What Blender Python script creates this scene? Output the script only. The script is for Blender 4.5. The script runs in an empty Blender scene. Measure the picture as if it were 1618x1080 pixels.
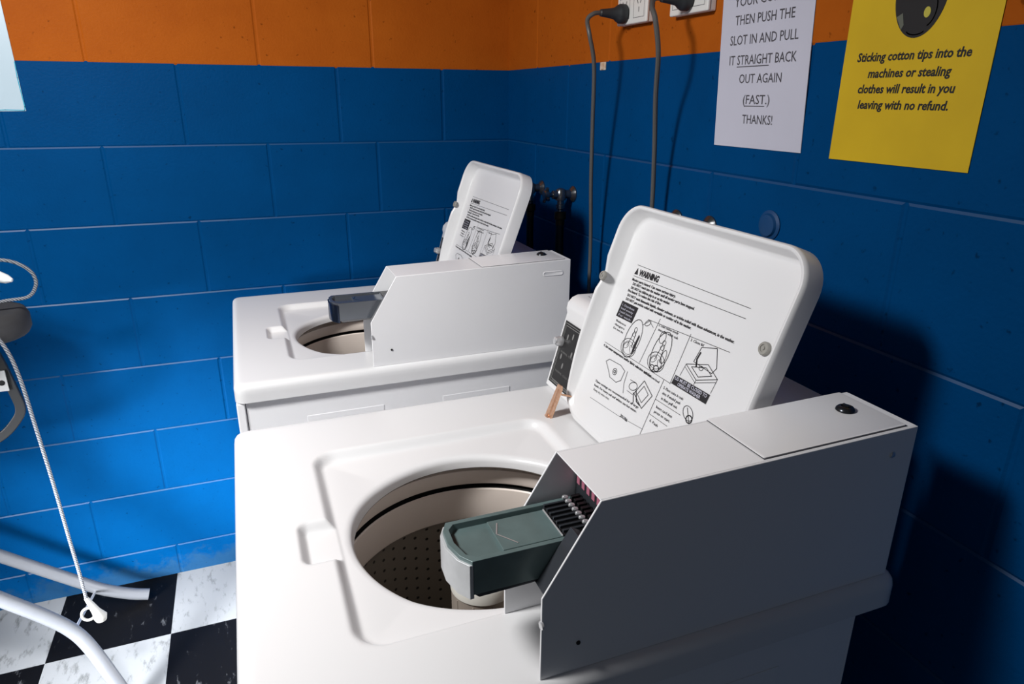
import bpy, bmesh, math, random
from mathutils import Vector, Matrix
random.seed(7)
scene = bpy.context.scene
COL = scene.collection

# ------------------------------------------------------------------ camera
F_PX = 1081.68
CAM_ROWS = ((0.93235171, -0.36150744, 0.00571503),      # image right
            (-0.11656453, -0.31551543, -0.94173389),    # image down
            (0.34224699, 0.8773610, -0.33631030))       # view direction
CAM_POS = (-0.78711, -2.05924, 1.42751)
cd = bpy.data.cameras.new('camera')
cd.sensor_fit = 'HORIZONTAL'; cd.sensor_width = 36.0
cd.lens = F_PX * 36.0 / 1618.0
cd.clip_start = 0.02
cam = bpy.data.objects.new('camera', cd); COL.objects.link(cam)
r_, d_, f_ = [Vector(v) for v in CAM_ROWS]
M = Matrix((r_, -d_, -f_)).transposed().to_4x4(); M.translation = Vector(CAM_POS)
cam.matrix_world = M
scene.camera = cam

# ------------------------------------------------------------------ light
def srgb(r, g, b):
    def c(v):
        v /= 255.0
        return v / 12.92 if v <= 0.04045 else ((v + 0.055) / 1.055) ** 2.4
    return (c(r), c(g), c(b), 1.0)

world = bpy.data.worlds.new('world'); scene.world = world
world.use_nodes = True
bg = world.node_tree.nodes['Background']
bg.inputs['Color'].default_value = (0.80, 0.90, 1.0, 1)
bg.inputs['Strength'].default_value = 0.058

def area(name, pos, target, sx, sy, power, spread, color=(1, 1, 1)):
    l = bpy.data.lights.new(name, 'AREA'); l.shape = 'RECTANGLE'
    l.size = sx; l.size_y = sy; l.energy = power; l.spread = math.radians(spread); l.color = color
    o = bpy.data.objects.new(name, l); COL.objects.link(o)
    o.location = pos
    o.rotation_euler = (Vector(target) - Vector(pos)).to_track_quat('-Z', 'Y').to_euler()
    return o
# added area light standing in for daylight from high left; no window built
area('added_light_high', (-1.56, -1.41, 2.03), (-1.08, -0.45, 0.45), 0.30, 0.28, 23.0, 154, (1.0, 0.99, 0.98))
# low narrow area light, added to brighten the lower left wall; no door built
area('added_light_low', (-2.31, -1.41, 0.72), (-0.96, -0.32, 0.20), 0.40, 0.40, 12.0, 46, (0.97, 0.985, 1.0))

scene.view_settings.view_transform = 'Standard'
scene.view_settings.look = 'None'
scene.view_settings.exposure = 0.36
scene.view_settings.gamma = 1.0
scene.view_settings.use_curve_mapping = False
scene.cycles.use_denoising = True

# ------------------------------------------------------------------ helpers
def tag(o, label=None, cat=None, group=None, kind=None):
    if label: o['label'] = label
    if cat: o['category'] = cat
    if group: o['group'] = group
    if kind: o['kind'] = kind
    return o

def finish(me, angle=35):
    for p in me.polygons: p.use_smooth = True
    me.set_sharp_from_angle(angle=math.radians(angle))

def obj(name, bm, mats, parent=None, loc=(0, 0, 0), bevel=0, angle=35, recalc=True):
    me = bpy.data.meshes.new(name)
    if recalc: bmesh.ops.recalc_face_normals(bm, faces=bm.faces)
    bm.to_mesh(me); bm.free()
    if not isinstance(mats, (list, tuple)): mats = [mats]
    for m in mats: me.materials.append(m)
    finish(me, angle)
    o = bpy.data.objects.new(name, me); COL.objects.link(o)
    o.location = loc
    if parent: o.parent = parent
    if bevel:
        b = o.modifiers.new('bevel', 'BEVEL'); b.width = bevel; b.segments = 3
        b.limit_method = 'ANGLE'; b.angle_limit = math.radians(40); b.harden_normals = True
    return o

def thing(name, label, cat, loc=(0, 0, 0), group=None):
    o = bpy.data.objects.new(name, None); COL.objects.link(o)
    o.location = loc; o.empty_display_size = 0.05
    return tag(o, label, cat, group)

def nf(bm, vs, mi=0):
    try:
        f = bm.faces.new(vs)
        f.material_index = mi
        return f
    except ValueError:
        return None

def box(bm, lo, hi, mi=0):
    x0, y0, z0 = lo; x1, y1, z1 = hi
    v = [bm.verts.new(p) for p in ((x0, y0, z0), (x1, y0, z0), (x1, y1, z0), (x0, y1, z0),
                                   (x0, y0, z1), (x1, y0, z1), (x1, y1, z1), (x0, y1, z1))]
    for q in ((0, 3, 2, 1), (4, 5, 6, 7), (0, 1, 5, 4), (1, 2, 6, 5), (2, 3, 7, 6), (3, 0, 4, 7)):
        nf(bm, [v[i] for i in q], mi)

def prism_y(bm, prof, y0, y1, mi=0):
    a = [bm.verts.new((x, y0, z)) for x, z in prof]; b = [bm.verts.new((x, y1, z)) for x, z in prof]
    nf(bm, a, mi); nf(bm, b[::-1], mi)
    n = len(prof)
    for i in range(n): nf(bm, [a[i], b[i], b[(i + 1) % n], a[(i + 1) % n]], mi)

def loft(bm, rings, cap0=False, cap1=False, mi=0, closed=True):
    rv = [[bm.verts.new(p) for p in r] for r in rings]
    n = len(rv[0])
    for a, b in zip(rv, rv[1:]):
        for i in range(n if closed else n - 1):
            nf(bm, [a[i], a[(i + 1) % n], b[(i + 1) % n], b[i]], mi)
    if cap0: nf(bm, rv[0][::-1], mi)
    if cap1: nf(bm, rv[-1], mi)
    return rv

def frame_of(axis):
    a = Vector(axis).normalized()
    u = a.orthogonal().normalized()
    return u, a.cross(u), a

def lathe(bm, prof, origin=(0, 0, 0), axis=(0, 0, 1), n=32, mi=0, cap0=True, cap1=True):
    u, v, a = frame_of(axis); o = Vector(origin)
    rings = [[o + a * h + (u * math.cos(t) + v * math.sin(t)) * r for t in [2 * math.pi * i / n for i in range(n)]] for r, h in prof]
    loft(bm, rings, cap0, cap1, mi)

def smooth_path(pts, k=8):
    P = [Vector(p) for p in pts]; out = []
    for i in range(len(P) - 1):
        p0 = P[max(i - 1, 0)]; p1 = P[i]; p2 = P[i + 1]; p3 = P[min(i + 2, len(P) - 1)]
        for j in range(k):
            t = j / k
            out.append(0.5 * ((2 * p1) + (p2 - p0) * t + (2 * p0 - 5 * p1 + 4 * p2 - p3) * t * t + (3 * p1 - p0 - 3 * p2 + p3) * t ** 3))
    out.append(P[-1]); return out

def tube(bm, path, r, n=12, mi=0, caps=True):
    path = [Vector(p) for p in path]
    u = None; rings = []
    for i, p in enumerate(path):
        t = (path[min(i + 1, len(path) - 1)] - path[max(i - 1, 0)]).normalized()
        u = t.orthogonal().normalized() if u is None else (u - t * u.dot(t)).normalized()
        v = t.cross(u)
        rr = r[i] if isinstance(r, (list, tuple)) else r
        rings.append([p + (u * math.cos(a) + v * math.sin(a)) * rr for a in [2 * math.pi * k / n for k in range(n)]])
    loft(bm, rings, caps, caps, mi)

def rrect(x0, y0, x1, y1, r, n=8):
    pts = []
    for cx, cy, a0 in ((x1 - r, y1 - r, 0), (x0 + r, y1 - r, 90), (x0 + r, y0 + r, 180), (x1 - r, y0 + r, 270)):
        for i in range(n + 1):
            a = math.radians(a0 + 90 * i / n)
            pts.append((cx + r * math.cos(a), cy + r * math.sin(a)))
    return pts

# text and flat print, laid in a plane given by origin + u*U + v*V
class Print:
    def __init__(self, origin, U, V):
        self.o = Vector(origin); self.U = Vector(U).normalized(); self.V = Vector(V).normalized()
        self.N = self.U.cross(self.V); self.bm = bmesh.new()
    def pt(self, u, v, h=0): return self.o + self.U * u + self.V * v + self.N * h
    def poly(self, pts, mi=0, h=0): nf(self.bm, [self.bm.verts.new(self.pt(u, v, h)) for u, v in pts], mi)
    def rect(self, u0, v0, u1, v1, mi=0, h=0): self.poly([(u0, v0), (u1, v0), (u1, v1), (u0, v1)], mi, h)
    def line(self, pts, w, mi=0, h=0, closed=False):
        pts = [Vector(p) for p in pts]
        if closed: pts = pts + [pts[0]]
        for a, b in zip(pts, pts[1:]):
            d = b - a
            if d.length < 1e-7: continue
            n = Vector((-d.y, d.x)).normalized() * w / 2; e = d.normalized() * w * 0.3
            self.poly([tuple(a - n - e), tuple(b - n + e), tuple(b + n + e), tuple(a + n - e)], mi, h)
    def ell(self, u, v, ru, rv, w, mi=0, rot=0, a0=0, a1=360, n=20):
        c, s = math.cos(rot), math.sin(rot); P = []
        for i in range(n + 1):
            a = math.radians(a0 + (a1 - a0) * i / n); x, y = ru * math.cos(a), rv * math.sin(a)
            P.append((u + x * c - y * s, v + x * s + y * c))
        self.line(P, w, mi)
    def disc(self, u, v, ru, rv, mi=0, h=0, n=28):
        self.poly([(u + ru * math.cos(2 * math.pi * i / n), v + rv * math.sin(2 * math.pi * i / n)) for i in range(n)], mi, h)
    def text(self, s, u, v, height, width=None, bold=0.0, shear=0.0, align='L', mi=0, h=0, tilt=0.0):
        """baseline at v; cap height = height; squeezed to width"""
        cu = bpy.data.curves.new('t', 'FONT'); cu.body = s; cu.size = 1.0; cu.offset = bold; cu.shear = shear; cu.resolution_u = 2
        o = bpy.data.objects.new('t', cu); COL.objects.link(o)
        dg = bpy.context.evaluated_depsgraph_get()
        me = bpy.data.meshes.new_from_object(o.evaluated_get(dg))
        bpy.data.objects.remove(o); bpy.data.curves.remove(cu)
        xs = [q.co.x for q in me.vertices]
        x0, x1 = min(xs), max(xs); sy = height / 0.70
        sx = (width / (x1 - x0)) if width else sy * 0.82
        W = (x1 - x0) * sx
        off = {'L': 0, 'C': -W / 2, 'R': -W}[align]
        vs = [self.bm.verts.new(self.pt(u + off + (q.co.x - x0) * sx, v + q.co.y * sy + tilt * ((q.co.x - x0) * sx), h)) for q in me.vertices]
        for p in me.polygons: nf(self.bm, [vs[i] for i in p.vertices], mi)
        bpy.data.meshes.remove(me)
        return W
    def done(self, name, mats, parent=None, loc=(0, 0, 0)):
        return obj(name, self.bm, mats, parent, loc, recalc=False)

# ------------------------------------------------------------------ materials
def mat(name, rgb, rough=0.5, metal=0.0, spec=0.5, vary=0.0, vscale=8.0, rgb2=None, bump=0.0, bscale=200.0, coat=0.0):
    m = bpy.data.materials.new(name); m.use_nodes = True
    nt = m.node_tree; b = nt.nodes['Principled BSDF']
    b.inputs['Roughness'].default_value = rough; b.inputs['Metallic'].default_value = metal
    b.inputs['Specular IOR Level'].default_value = spec
    b.inputs['Coat Weight'].default_value = coat
    c = srgb(*rgb); b.inputs['Base Color'].default_value = c
    tc = nt.nodes.new('ShaderNodeTexCoord')
    if vary or rgb2:
        n = nt.nodes.new('ShaderNodeTexNoise'); n.inputs['Scale'].default_value = vscale; n.inputs['Detail'].default_value = 6
        r = nt.nodes.new('ShaderNodeValToRGB')
        r.color_ramp.elements[0].position = 0.3; r.color_ramp.elements[1].position = 0.7
        r.color_ramp.elements[0].color = srgb(*rgb2) if rgb2 else tuple(q * (1 - vary) for q in c[:3]) + (1,)
        r.color_ramp.elements[1].color = c
        nt.links.new(tc.outputs['Object'], n.inputs['Vector']); nt.links.new(n.outputs['Fac'], r.inputs['Fac'])
        nt.links.new(r.outputs['Color'], b.inputs['Base Color'])
    if bump:
        n2 = nt.nodes.new('ShaderNodeTexNoise'); n2.inputs['Scale'].default_value = bscale; n2.inputs['Detail'].default_value = 4
        bp = nt.nodes.new('ShaderNodeBump'); bp.inputs['Strength'].default_value = bump; bp.inputs['Distance'].default_value = 0.002
        nt.links.new(tc.outputs['Object'], n2.inputs['Vector']); nt.links.new(n2.outputs['Fac'], bp.inputs['Height'])
        nt.links.new(bp.outputs['Normal'], b.inputs['Normal'])
    return m

ENAMEL = mat('white_enamel', (224, 224, 225), 0.28, vary=0.02, vscale=3)
CASE = mat('painted_steel', (238, 238, 240), 0.30, vary=0.03, vscale=4)
CREAM = mat('cream_plastic', (232, 220, 210), 0.35, vary=0.04)
DARKGAP = mat('dark_gap', (14, 13, 12), 0.8)
TAUPE = mat('taupe_plastic', (150, 140, 130), 0.45, vary=0.08)
RUBBER = mat('grey_rubber', (150, 148, 142), 0.6, vary=0.1, vscale=60)
RUST = mat('rusty_hinge_metal', (224, 182, 152), 0.3, metal=0.7, rgb2=(206, 158, 126), vscale=240)
GUNMETAL = mat('slide_gunmetal', (104, 124, 124), 0.36, metal=0.15, vary=0.2, vscale=40)
DARKMETAL = mat('dark_casting', (60, 64, 70), 0.4, metal=0.4, vary=0.15, vscale=40)
SILVER = mat('bright_metal', (215, 216, 218), 0.3, metal=0.6, vary=0.1, vscale=60)
CHROME = mat('chrome', (205, 208, 212), 0.15, metal=1.0)
TAPMETAL = mat('tarnished_chrome', (128, 130, 132), 0.22, metal=0.9, vary=0.3, vscale=50)
BLUESTEEL = mat('blued_chrome', (62, 72, 92), 0.15, metal=0.9)
BLACK = mat('black_plastic', (16, 16, 18), 0.35)
PANELBLACK = mat('control_panel_black', (14, 13, 13), 0.4)
PANELPRINT = mat('panel_print', (120, 120, 118), 0.5)
INK = mat('black_ink', (26, 24, 28), 0.7)
INKGREY = mat('grey_ink', (70, 68, 74), 0.7)
PINKLABEL = mat('pink_print', (170, 100, 120), 0.6)
BRASS = mat('tarnished_brass', (74, 60, 34), 0.5, metal=0.5, vary=0.3, vscale=60)
HOSE = mat('black_hose', (10, 10, 11), 0.45)
CORDGREY = mat('grey_cord', (84, 82, 80), 0.5)
PLUGDARK = mat('dark_plug', (44, 47, 50), 0.5)
SOCKETWHITE = mat('socket_white', (226, 224, 220), 0.4)
PAPERWHITE = mat('white_paper', (196, 196, 210), 0.75, vary=0.03, vscale=12)
PAPERYELLOW = mat('yellow_paper', (214, 178, 8), 0.7, rgb2=(202, 166, 4), vscale=9)
LENSBLACK = mat('printed_black', (22, 24, 26), 0.6)
LENSHI = mat('printed_highlight', (190, 180, 70), 0.6)
LENSGREY = mat('printed_grey', (96, 100, 88), 0.6)
TUBEWHITE = mat('white_tube', (108, 111, 117), 0.3, vary=0.06, vscale=20)
CLOTH = mat('charcoal_cloth', (50, 50, 52), 0.9, vary=0.15, vscale=30, bump=0.3, bscale=900)
BRACKET = mat('dark_grey_steel', (30, 32, 35), 0.5, metal=0.2)
IRONWHITE = mat('iron_white_plastic', (225, 228, 228), 0.35)
PLUGWHITE = mat('plug_white', (150, 149, 145), 0.45)
BLUECAP = mat('blue_painted_metal', (0, 62, 110), 0.5, vary=0.1, vscale=40)

def braid_material():
    m = bpy.data.materials.new('braided_cord'); m.use_nodes = True
    nt = m.node_tree; b = nt.nodes['Principled BSDF']; b.inputs['Roughness'].default_value = 0.8
    tc = nt.nodes.new('ShaderNodeTexCoord'); w = nt.nodes.new('ShaderNodeTexWave')
    w.inputs['Scale'].default_value = 95; w.inputs['Distortion'].default_value = 1.5; w.bands_direction = 'DIAGONAL'
    r = nt.nodes.new('ShaderNodeValToRGB')
    r.color_ramp.elements[0].position = 0.25; r.color_ramp.elements[0].color = srgb(52, 56, 64)
    r.color_ramp.elements[1].position = 0.45; r.color_ramp.elements[1].color = srgb(132, 135, 141)
    nt.links.new(tc.outputs['Object'], w.inputs['Vector']); nt.links.new(w.outputs['Fac'], r.inputs['Fac'])
    nt.links.new(r.outputs['Color'], b.inputs['Base Color'])
    return m
BRAID = braid_material()

def basket_material(cx, cy):
    """dark enamel with a staggered pattern of drain holes"""
    m = bpy.data.materials.new('perforated_enamel'); m.use_nodes = True
    nt = m.node_tree; L = nt.links; b = nt.nodes['Principled BSDF']; b.inputs['Roughness'].default_value = 0.4
    tc = nt.nodes.new('ShaderNodeTexCoord'); sp = nt.nodes.new('ShaderNodeSeparateXYZ'); L.new(tc.outputs['Object'], sp.inputs[0])
    def mth(op, a, c=None):
        n = nt.nodes.new('ShaderNodeMath'); n.operation = op
        for i, q in enumerate((a, c)):
            if q is None: continue
            if isinstance(q, (int, float)): n.inputs[i].default_value = q
            else: L.new(q, n.inputs[i])
        return n.outputs[0]
    ang = mth('ARCTAN2', mth('SUBTRACT', sp.outputs[1], cy), mth('SUBTRACT', sp.outputs[0], cx))
    u = mth('MULTIPLY', ang, 60 / (2 * math.pi)); v = mth('DIVIDE', sp.outputs[2], 0.0195)
    v2 = mth('ADD', v, mth('MULTIPLY', mth('FLOOR', u), 0.5))
    fu = mth('SUBTRACT', mth('FRACT', u), 0.5); fv = mth('SUBTRACT', mth('FRACT', v2), 0.5)
    d = mth('SQRT', mth('ADD', mth('MULTIPLY', fu, fu), mth('MULTIPLY', fv, fv)))
    mask = mth('LESS_THAN', d, 0.13)
    mx = nt.nodes.new('ShaderNodeMix'); mx.data_type = 'RGBA'
    L.new(mask, mx.inputs['Factor']); mx.inputs['A'].default_value = srgb(128, 120, 110); mx.inputs['B'].default_value = srgb(14, 13, 12)
    L.new(mx.outputs['Result'], b.inputs['Base Color'])
    return m

def wall_paint(name, rgb, rgb2, wear=False):
    m = bpy.data.materials.new(name); m.use_nodes = True
    nt = m.node_tree; L = nt.links; b = nt.nodes['Principled BSDF']
    b.inputs['Roughness'].default_value = 0.5; b.inputs['Specular IOR Level'].default_value = 0.03
    tc = nt.nodes.new('ShaderNodeTexCoord')
    n = nt.nodes.new('ShaderNodeTexNoise'); n.inputs['Scale'].default_value = 6; n.inputs['Detail'].default_value = 8; n.inputs['Roughness'].default_value = 0.65
    L.new(tc.outputs['Object'], n.inputs['Vector'])
    r = nt.nodes.new('ShaderNodeValToRGB'); r.color_ramp.elements[0].position = 0.3; r.color_ramp.elements[1].position = 0.7
    r.color_ramp.elements[0].color = srgb(*rgb2); r.color_ramp.elements[1].color = srgb(*rgb)
    L.new(n.outputs['Fac'], r.inputs['Fac'])
    col = r.outputs['Color']
    # pin holes and chips in the porous block
    n3 = nt.nodes.new('ShaderNodeTexNoise'); n3.inputs['Scale'].default_value = 75; n3.inputs['Detail'].default_value = 3
    L.new(tc.outputs['Object'], n3.inputs['Vector'])
    r3 = nt.nodes.new('ShaderNodeValToRGB'); r3.color_ramp.elements[0].position = 0.27; r3.color_ramp.elements[1].position = 0.34
    L.new(n3.outputs['Fac'], r3.inputs['Fac'])
    mx = nt.nodes.new('ShaderNodeMix'); mx.data_type = 'RGBA'
    mx.inputs['A'].default_value = tuple(q * 0.55 for q in srgb(*rgb2)[:3]) + (1,)
    L.new(r3.outputs['Color'], mx.inputs['Factor']); L.new(col, mx.inputs['B']); col = mx.outputs['Result']
    if wear:   # scuffed, flaking strip of old paint along the skirting
        sp = nt.nodes.new('ShaderNodeSeparateXYZ'); L.new(tc.outputs['Object'], sp.inputs[0])
        n4 = nt.nodes.new('ShaderNodeTexNoise'); n4.inputs['Scale'].default_value = 14; n4.inputs['Detail'].default_value = 9; n4.inputs['Roughness'].default_value = 0.7
        L.new(tc.outputs['Object'], n4.inputs['Vector'])
        mr = nt.nodes.new('ShaderNodeMapRange'); mr.inputs['From Min'].default_value = 0.0; mr.inputs['From Max'].default_value = 0.13
        mr.inputs['To Min'].default_value = 0.30; mr.inputs['To Max'].default_value = -0.25
        L.new(sp.outputs[2], mr.inputs['Value'])
        ad = nt.nodes.new('ShaderNodeMath'); ad.operation = 'ADD'; L.new(n4.outputs['Fac'], ad.inputs[0]); L.new(mr.outputs[0], ad.inputs[1])
        r4 = nt.nodes.new('ShaderNodeValToRGB')
        e = r4.color_ramp.elements; e[0].position = 0.52; e[0].color = (0, 0, 0, 1); e[1].position = 0.66; e[1].color = (1, 1, 1, 1)
        L.new(ad.outputs[0], r4.inputs['Fac'])
        sc = nt.nodes.new('ShaderNodeMath'); sc.operation = 'MULTIPLY'; sc.inputs[1].default_value = 0.38; L.new(r4.outputs['Color'], sc.inputs[0])
        m2 = nt.nodes.new('ShaderNodeMix'); m2.data_type = 'RGBA'; L.new(sc.outputs[0], m2.inputs['Factor']); L.new(col, m2.inputs['A'])
        m2.inputs['B'].default_value = srgb(52, 80, 94); col = m2.outputs['Result']
    L.new(col, b.inputs['Base Color'])
    n2 = nt.nodes.new('ShaderNodeTexNoise'); n2.inputs['Scale'].default_value = 160; n2.inputs['Detail'].default_value = 5
    L.new(tc.outputs['Object'], n2.inputs['Vector'])
    bp = nt.nodes.new('ShaderNodeBump'); bp.inputs['Strength'].default_value = 0.35; bp.inputs['Distance'].default_value = 0.002
    L.new(n2.outputs['Fac'], bp.inputs['Height']); L.new(bp.outputs['Normal'], b.inputs['Normal'])
    return m
BLUE = wall_paint('blue_wall_paint', (0, 66, 119), (0, 61, 111), wear=True)
ORANGE = wall_paint('orange_wall_paint', (174, 90, 24), (162, 80, 20))

LITEDGE = mat('lit_blue_edge', (4, 66, 108), 0.5, rgb2=(0, 66, 119), vscale=5)  # upward block edges, tinted for the light that the grooves catch

def floor_material():
    m = bpy.data.materials.new('checker_vinyl'); m.use_nodes = True
    nt = m.node_tree; L = nt.links; b = nt.nodes['Principled BSDF']; b.inputs['Roughness'].default_value = 0.5; b.inputs['Specular IOR Level'].default_value = 0.12
    tc = nt.nodes.new('ShaderNodeTexCoord'); mp = nt.nodes.new('ShaderNodeMapping')
    mp.inputs['Location'].default_value = (1.1182, 0.2794, 0.15); L.new(tc.outputs['Object'], mp.inputs['Vector'])
    ck = nt.nodes.new('ShaderNodeTexChecker'); ck.inputs['Scale'].default_value = 1 / 0.305
    L.new(mp.outputs[0], ck.inputs['Vector'])
    st = nt.nodes.new('ShaderNodeTexNoise'); st.inputs['Scale'].default_value = 38; st.inputs['Detail'].default_value = 7; st.inputs['Roughness'].default_value = 0.7
    ms = nt.nodes.new('ShaderNodeMapping'); ms.inputs['Scale'].default_value = (1.0, 0.35, 1); ms.inputs['Rotation'].default_value = (0, 0, 0.5)
    L.new(tc.outputs['Object'], ms.inputs['Vector']); L.new(ms.outputs[0], st.inputs['Vector'])
    rb = nt.nodes.new('ShaderNodeValToRGB'); rw = nt.nodes.new('ShaderNodeValToRGB')
    e = rb.color_ramp.elements; e[0].position = 0.60; e[0].color = srgb(8, 8, 10); e[1].position = 0.72; e[1].color = srgb(84, 86, 90)
    e = rw.color_ramp.elements; e[0].position = 0.30; e[0].color = srgb(88, 90, 90); e[1].position = 0.46; e[1].color = srgb(140, 143, 146)
    L.new(st.outputs['Fac'], rb.inputs['Fac']); L.new(st.outputs['Fac'], rw.inputs['Fac'])
    mx = nt.nodes.new('ShaderNodeMix'); mx.data_type = 'RGBA'
    L.new(ck.outputs['Fac'], mx.inputs['Factor']); L.new(rw.outputs['Color'], mx.inputs['A']); L.new(rb.outputs['Color'], mx.inputs['B'])
    L.new(mx.outputs['Result'], b.inputs['Base Color'])
    return m

# ------------------------------------------------------------------ setting
ZT = 1.504           # the paint changes colour at this mortar joint
def block_wall(name, to_world, length, joints):
    """painted blockwork: each block a slab with soft edges over the mortar bed; u runs away from the corner"""
    bm = bmesh.new()
    rows = [(ZT - 0.2 * (i + 1), ZT - 0.2 * i, i) for i in range(8)] + [(ZT + 0.2 * i, ZT + 0.2 * (i + 1), -1 - i) for i in range(6)]
    g, d = 0.0035, 0.0018
    def quad(p, mi): nf(bm, [bm.verts.new(to_world(*q)) for q in p], mi)
    for z0, z1, i in rows:
        z0c = max(z0, 0.0)
        mi = 0 if i >= 0 else 1
        js = [0.0] + [j for j in joints(i) if j < length] + [length]
        for u0, u1 in zip(js, js[1:]):
            quad([(u0, -d, z0c), (u1, -d, z0c), (u1, -d, z1), (u0, -d, z1)], mi)
            ua, ub = (u0 + g * 1.6 if u0 > 0 else u0), u1 - g * 1.6
            za, zb = (z0c + g if z0 >= 0 else z0c), (z1 - g if i != 0 else z1 - 0.002)
            if i == -1: za = z0c + 0.0
            o = [(ua - g, -d, za - g), (ub + g, -d, za - g), (ub + g, -d, zb + g), (ua - g, -d, zb + g)]
            f = [(ua, 0, za), (ub, 0, za), (ub, 0, zb), (ua, 0, zb)]
            V = [bm.verts.new(to_world(*q)) for q in o]; W = [bm.verts.new(to_world(*q)) for q in f]
            nf(bm, W, mi)
            for k in range(4): nf(bm, [V[k], V[(k + 1) % 4], W[(k + 1) % 4], W[k]], 2 if (mi == 0 and i > 0 and k == 2) else mi)
    return bm

def left_joints(i):
    if i % 2 == 0: return [0.207, 0.507] + [0.907 + 0.4 * k for k in range(9)]
    return [0.406, 0.706] + [1.106 + 0.4 * k for k in range(9)]
def right_joints(i):
    if i % 2 == 0: return [0.417, 0.82] + [1.22 + 0.4 * k for k in range(9)]
    return [0.217, 0.62, 1.02] + [1.42 + 0.4 * k for k in range(9)]

def struct(name, bm, mats, **k):
    return tag(obj(name, bm, mats, **k), kind='structure')
# left wall: y = 0, room on the -y side;  right wall: x = 0, room on the -x side
w = struct('wall_left', block_wall('wall_left', lambda u, d, z: (-u, -d, z), 3.4, left_joints), [BLUE, ORANGE, LITEDGE], recalc=False, angle=25)
w['label'] = 'blue painted block wall with an orange band above, behind the washing machines'
w = struct('wall_right', block_wall('wall_right', lambda u, d, z: (-d, -u, z), 3.4, right_joints), [BLUE, ORANGE, LITEDGE], recalc=False, angle=25)
w['label'] = 'blue and orange block wall carrying the notices, sockets and taps'
bm = bmesh.new(); box(bm, (-3.4, -3.4, -0.05), (0.0, 0.0, 0.0))
struct('floor', bm, floor_material())

# ------------------------------------------------------------------ washing machines
WD, WW, WH = 0.705, 0.648, 0.92
OX, OY = -0.35, -0.324          # build coordinates: x from the front edge, y from the near edge

def sd_rr(x, y, x0, y0, x1, y1, r):
    cx, cy = (x0 + x1) / 2, (y0 + y1) / 2
    qx = abs(x - cx) - (x1 - x0) / 2 + r; qy = abs(y - cy) - (y1 - y0) / 2 + r
    return math.hypot(max(qx, 0), max(qy, 0)) + min(max(qx, qy), 0) - r
HCX, HCY = 0.303, 0.296
def sd_recess(x, y): return sd_rr(x, y, 0.110, 0.107, 0.480, 0.522, 0.034)
def sd_notch(x, y): return sd_rr(x, y, 0.074, 0.260, 0.16, 0.344, 0.012)
def sd_outer(x, y): return sd_rr(x, y, 0, 0, WD, WW, 0.020)
def sstep(a, b, v):
    t = min(max((v - a) / (b - a), 0), 1); return t * t * (3 - 2 * t)
def top_z(x, y):
    a = sd_recess(x, y)
    d = 0.0125 * sstep(0.003, -0.012, a) + 0.004 * sstep(-0.004, -0.08, a)
    n = 0.0115 * sstep(0.003, -0.010, sd_notch(x, y))
    return WH - max(d, n)
def ray_hit(sd, level, t):
    c, s = math.cos(t), math.sin(t); lo, hi = 0.0, 0.8
    for _ in range(30):
        m_ = (lo + hi) / 2
        if sd(HCX + c * m_, HCY + s * m_) < level: lo = m_
        else: hi = m_
    return lo

def top_panel_mesh():
    bm = bmesh.new(); n = 480; k = 64
    ts = [2 * math.pi * i / n for i in range(n)]
    cs = [(math.cos(t), math.sin(t)) for t in ts]
    edge = [ray_hit(sd_outer, -0.020, t) for t in ts]; rin = 0.1765
    P = lambda i, d, z: (HCX + cs[i][0] * d, HCY + cs[i][1] * d, z)
    rings = [[P(i, .1665, .886) for i in range(n)]]
    zr = [top_z(HCX + c * rin, HCY + s_ * rin) for c, s_ in cs]
    for d, dz in ((.1665, -.009), (.1675, -.0055), (.1695, -.0027), (.1725, -.0008)):
        rings.append([P(i, d, zr[i] + dz) for i in range(n)])
    for j in range(k + 1):
        R = []
        for i in range(n):
            d = rin + (edge[i] - rin) * j / k
            R.append(P(i, d, top_z(HCX + cs[i][0] * d, HCY + cs[i][1] * d)))
        rings.append(R)
    for lv, z in ((-.012, .92), (-.008, .9193), (-.004, .9170), (-.0012, .9130), (0, .908), (0, .900), (0, .884), (-.012, .884)):
        R = []
        for i in range(n):
            d = ray_hit(sd_outer, lv, ts[i]); zz = min(z, top_z(HCX + cs[i][0] * d, HCY + cs[i][1] * d)) if lv < -.006 else z
            R.append(P(i, d, zz))
        rings.append(R)
    loft(bm, rings)
    return bm

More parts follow.
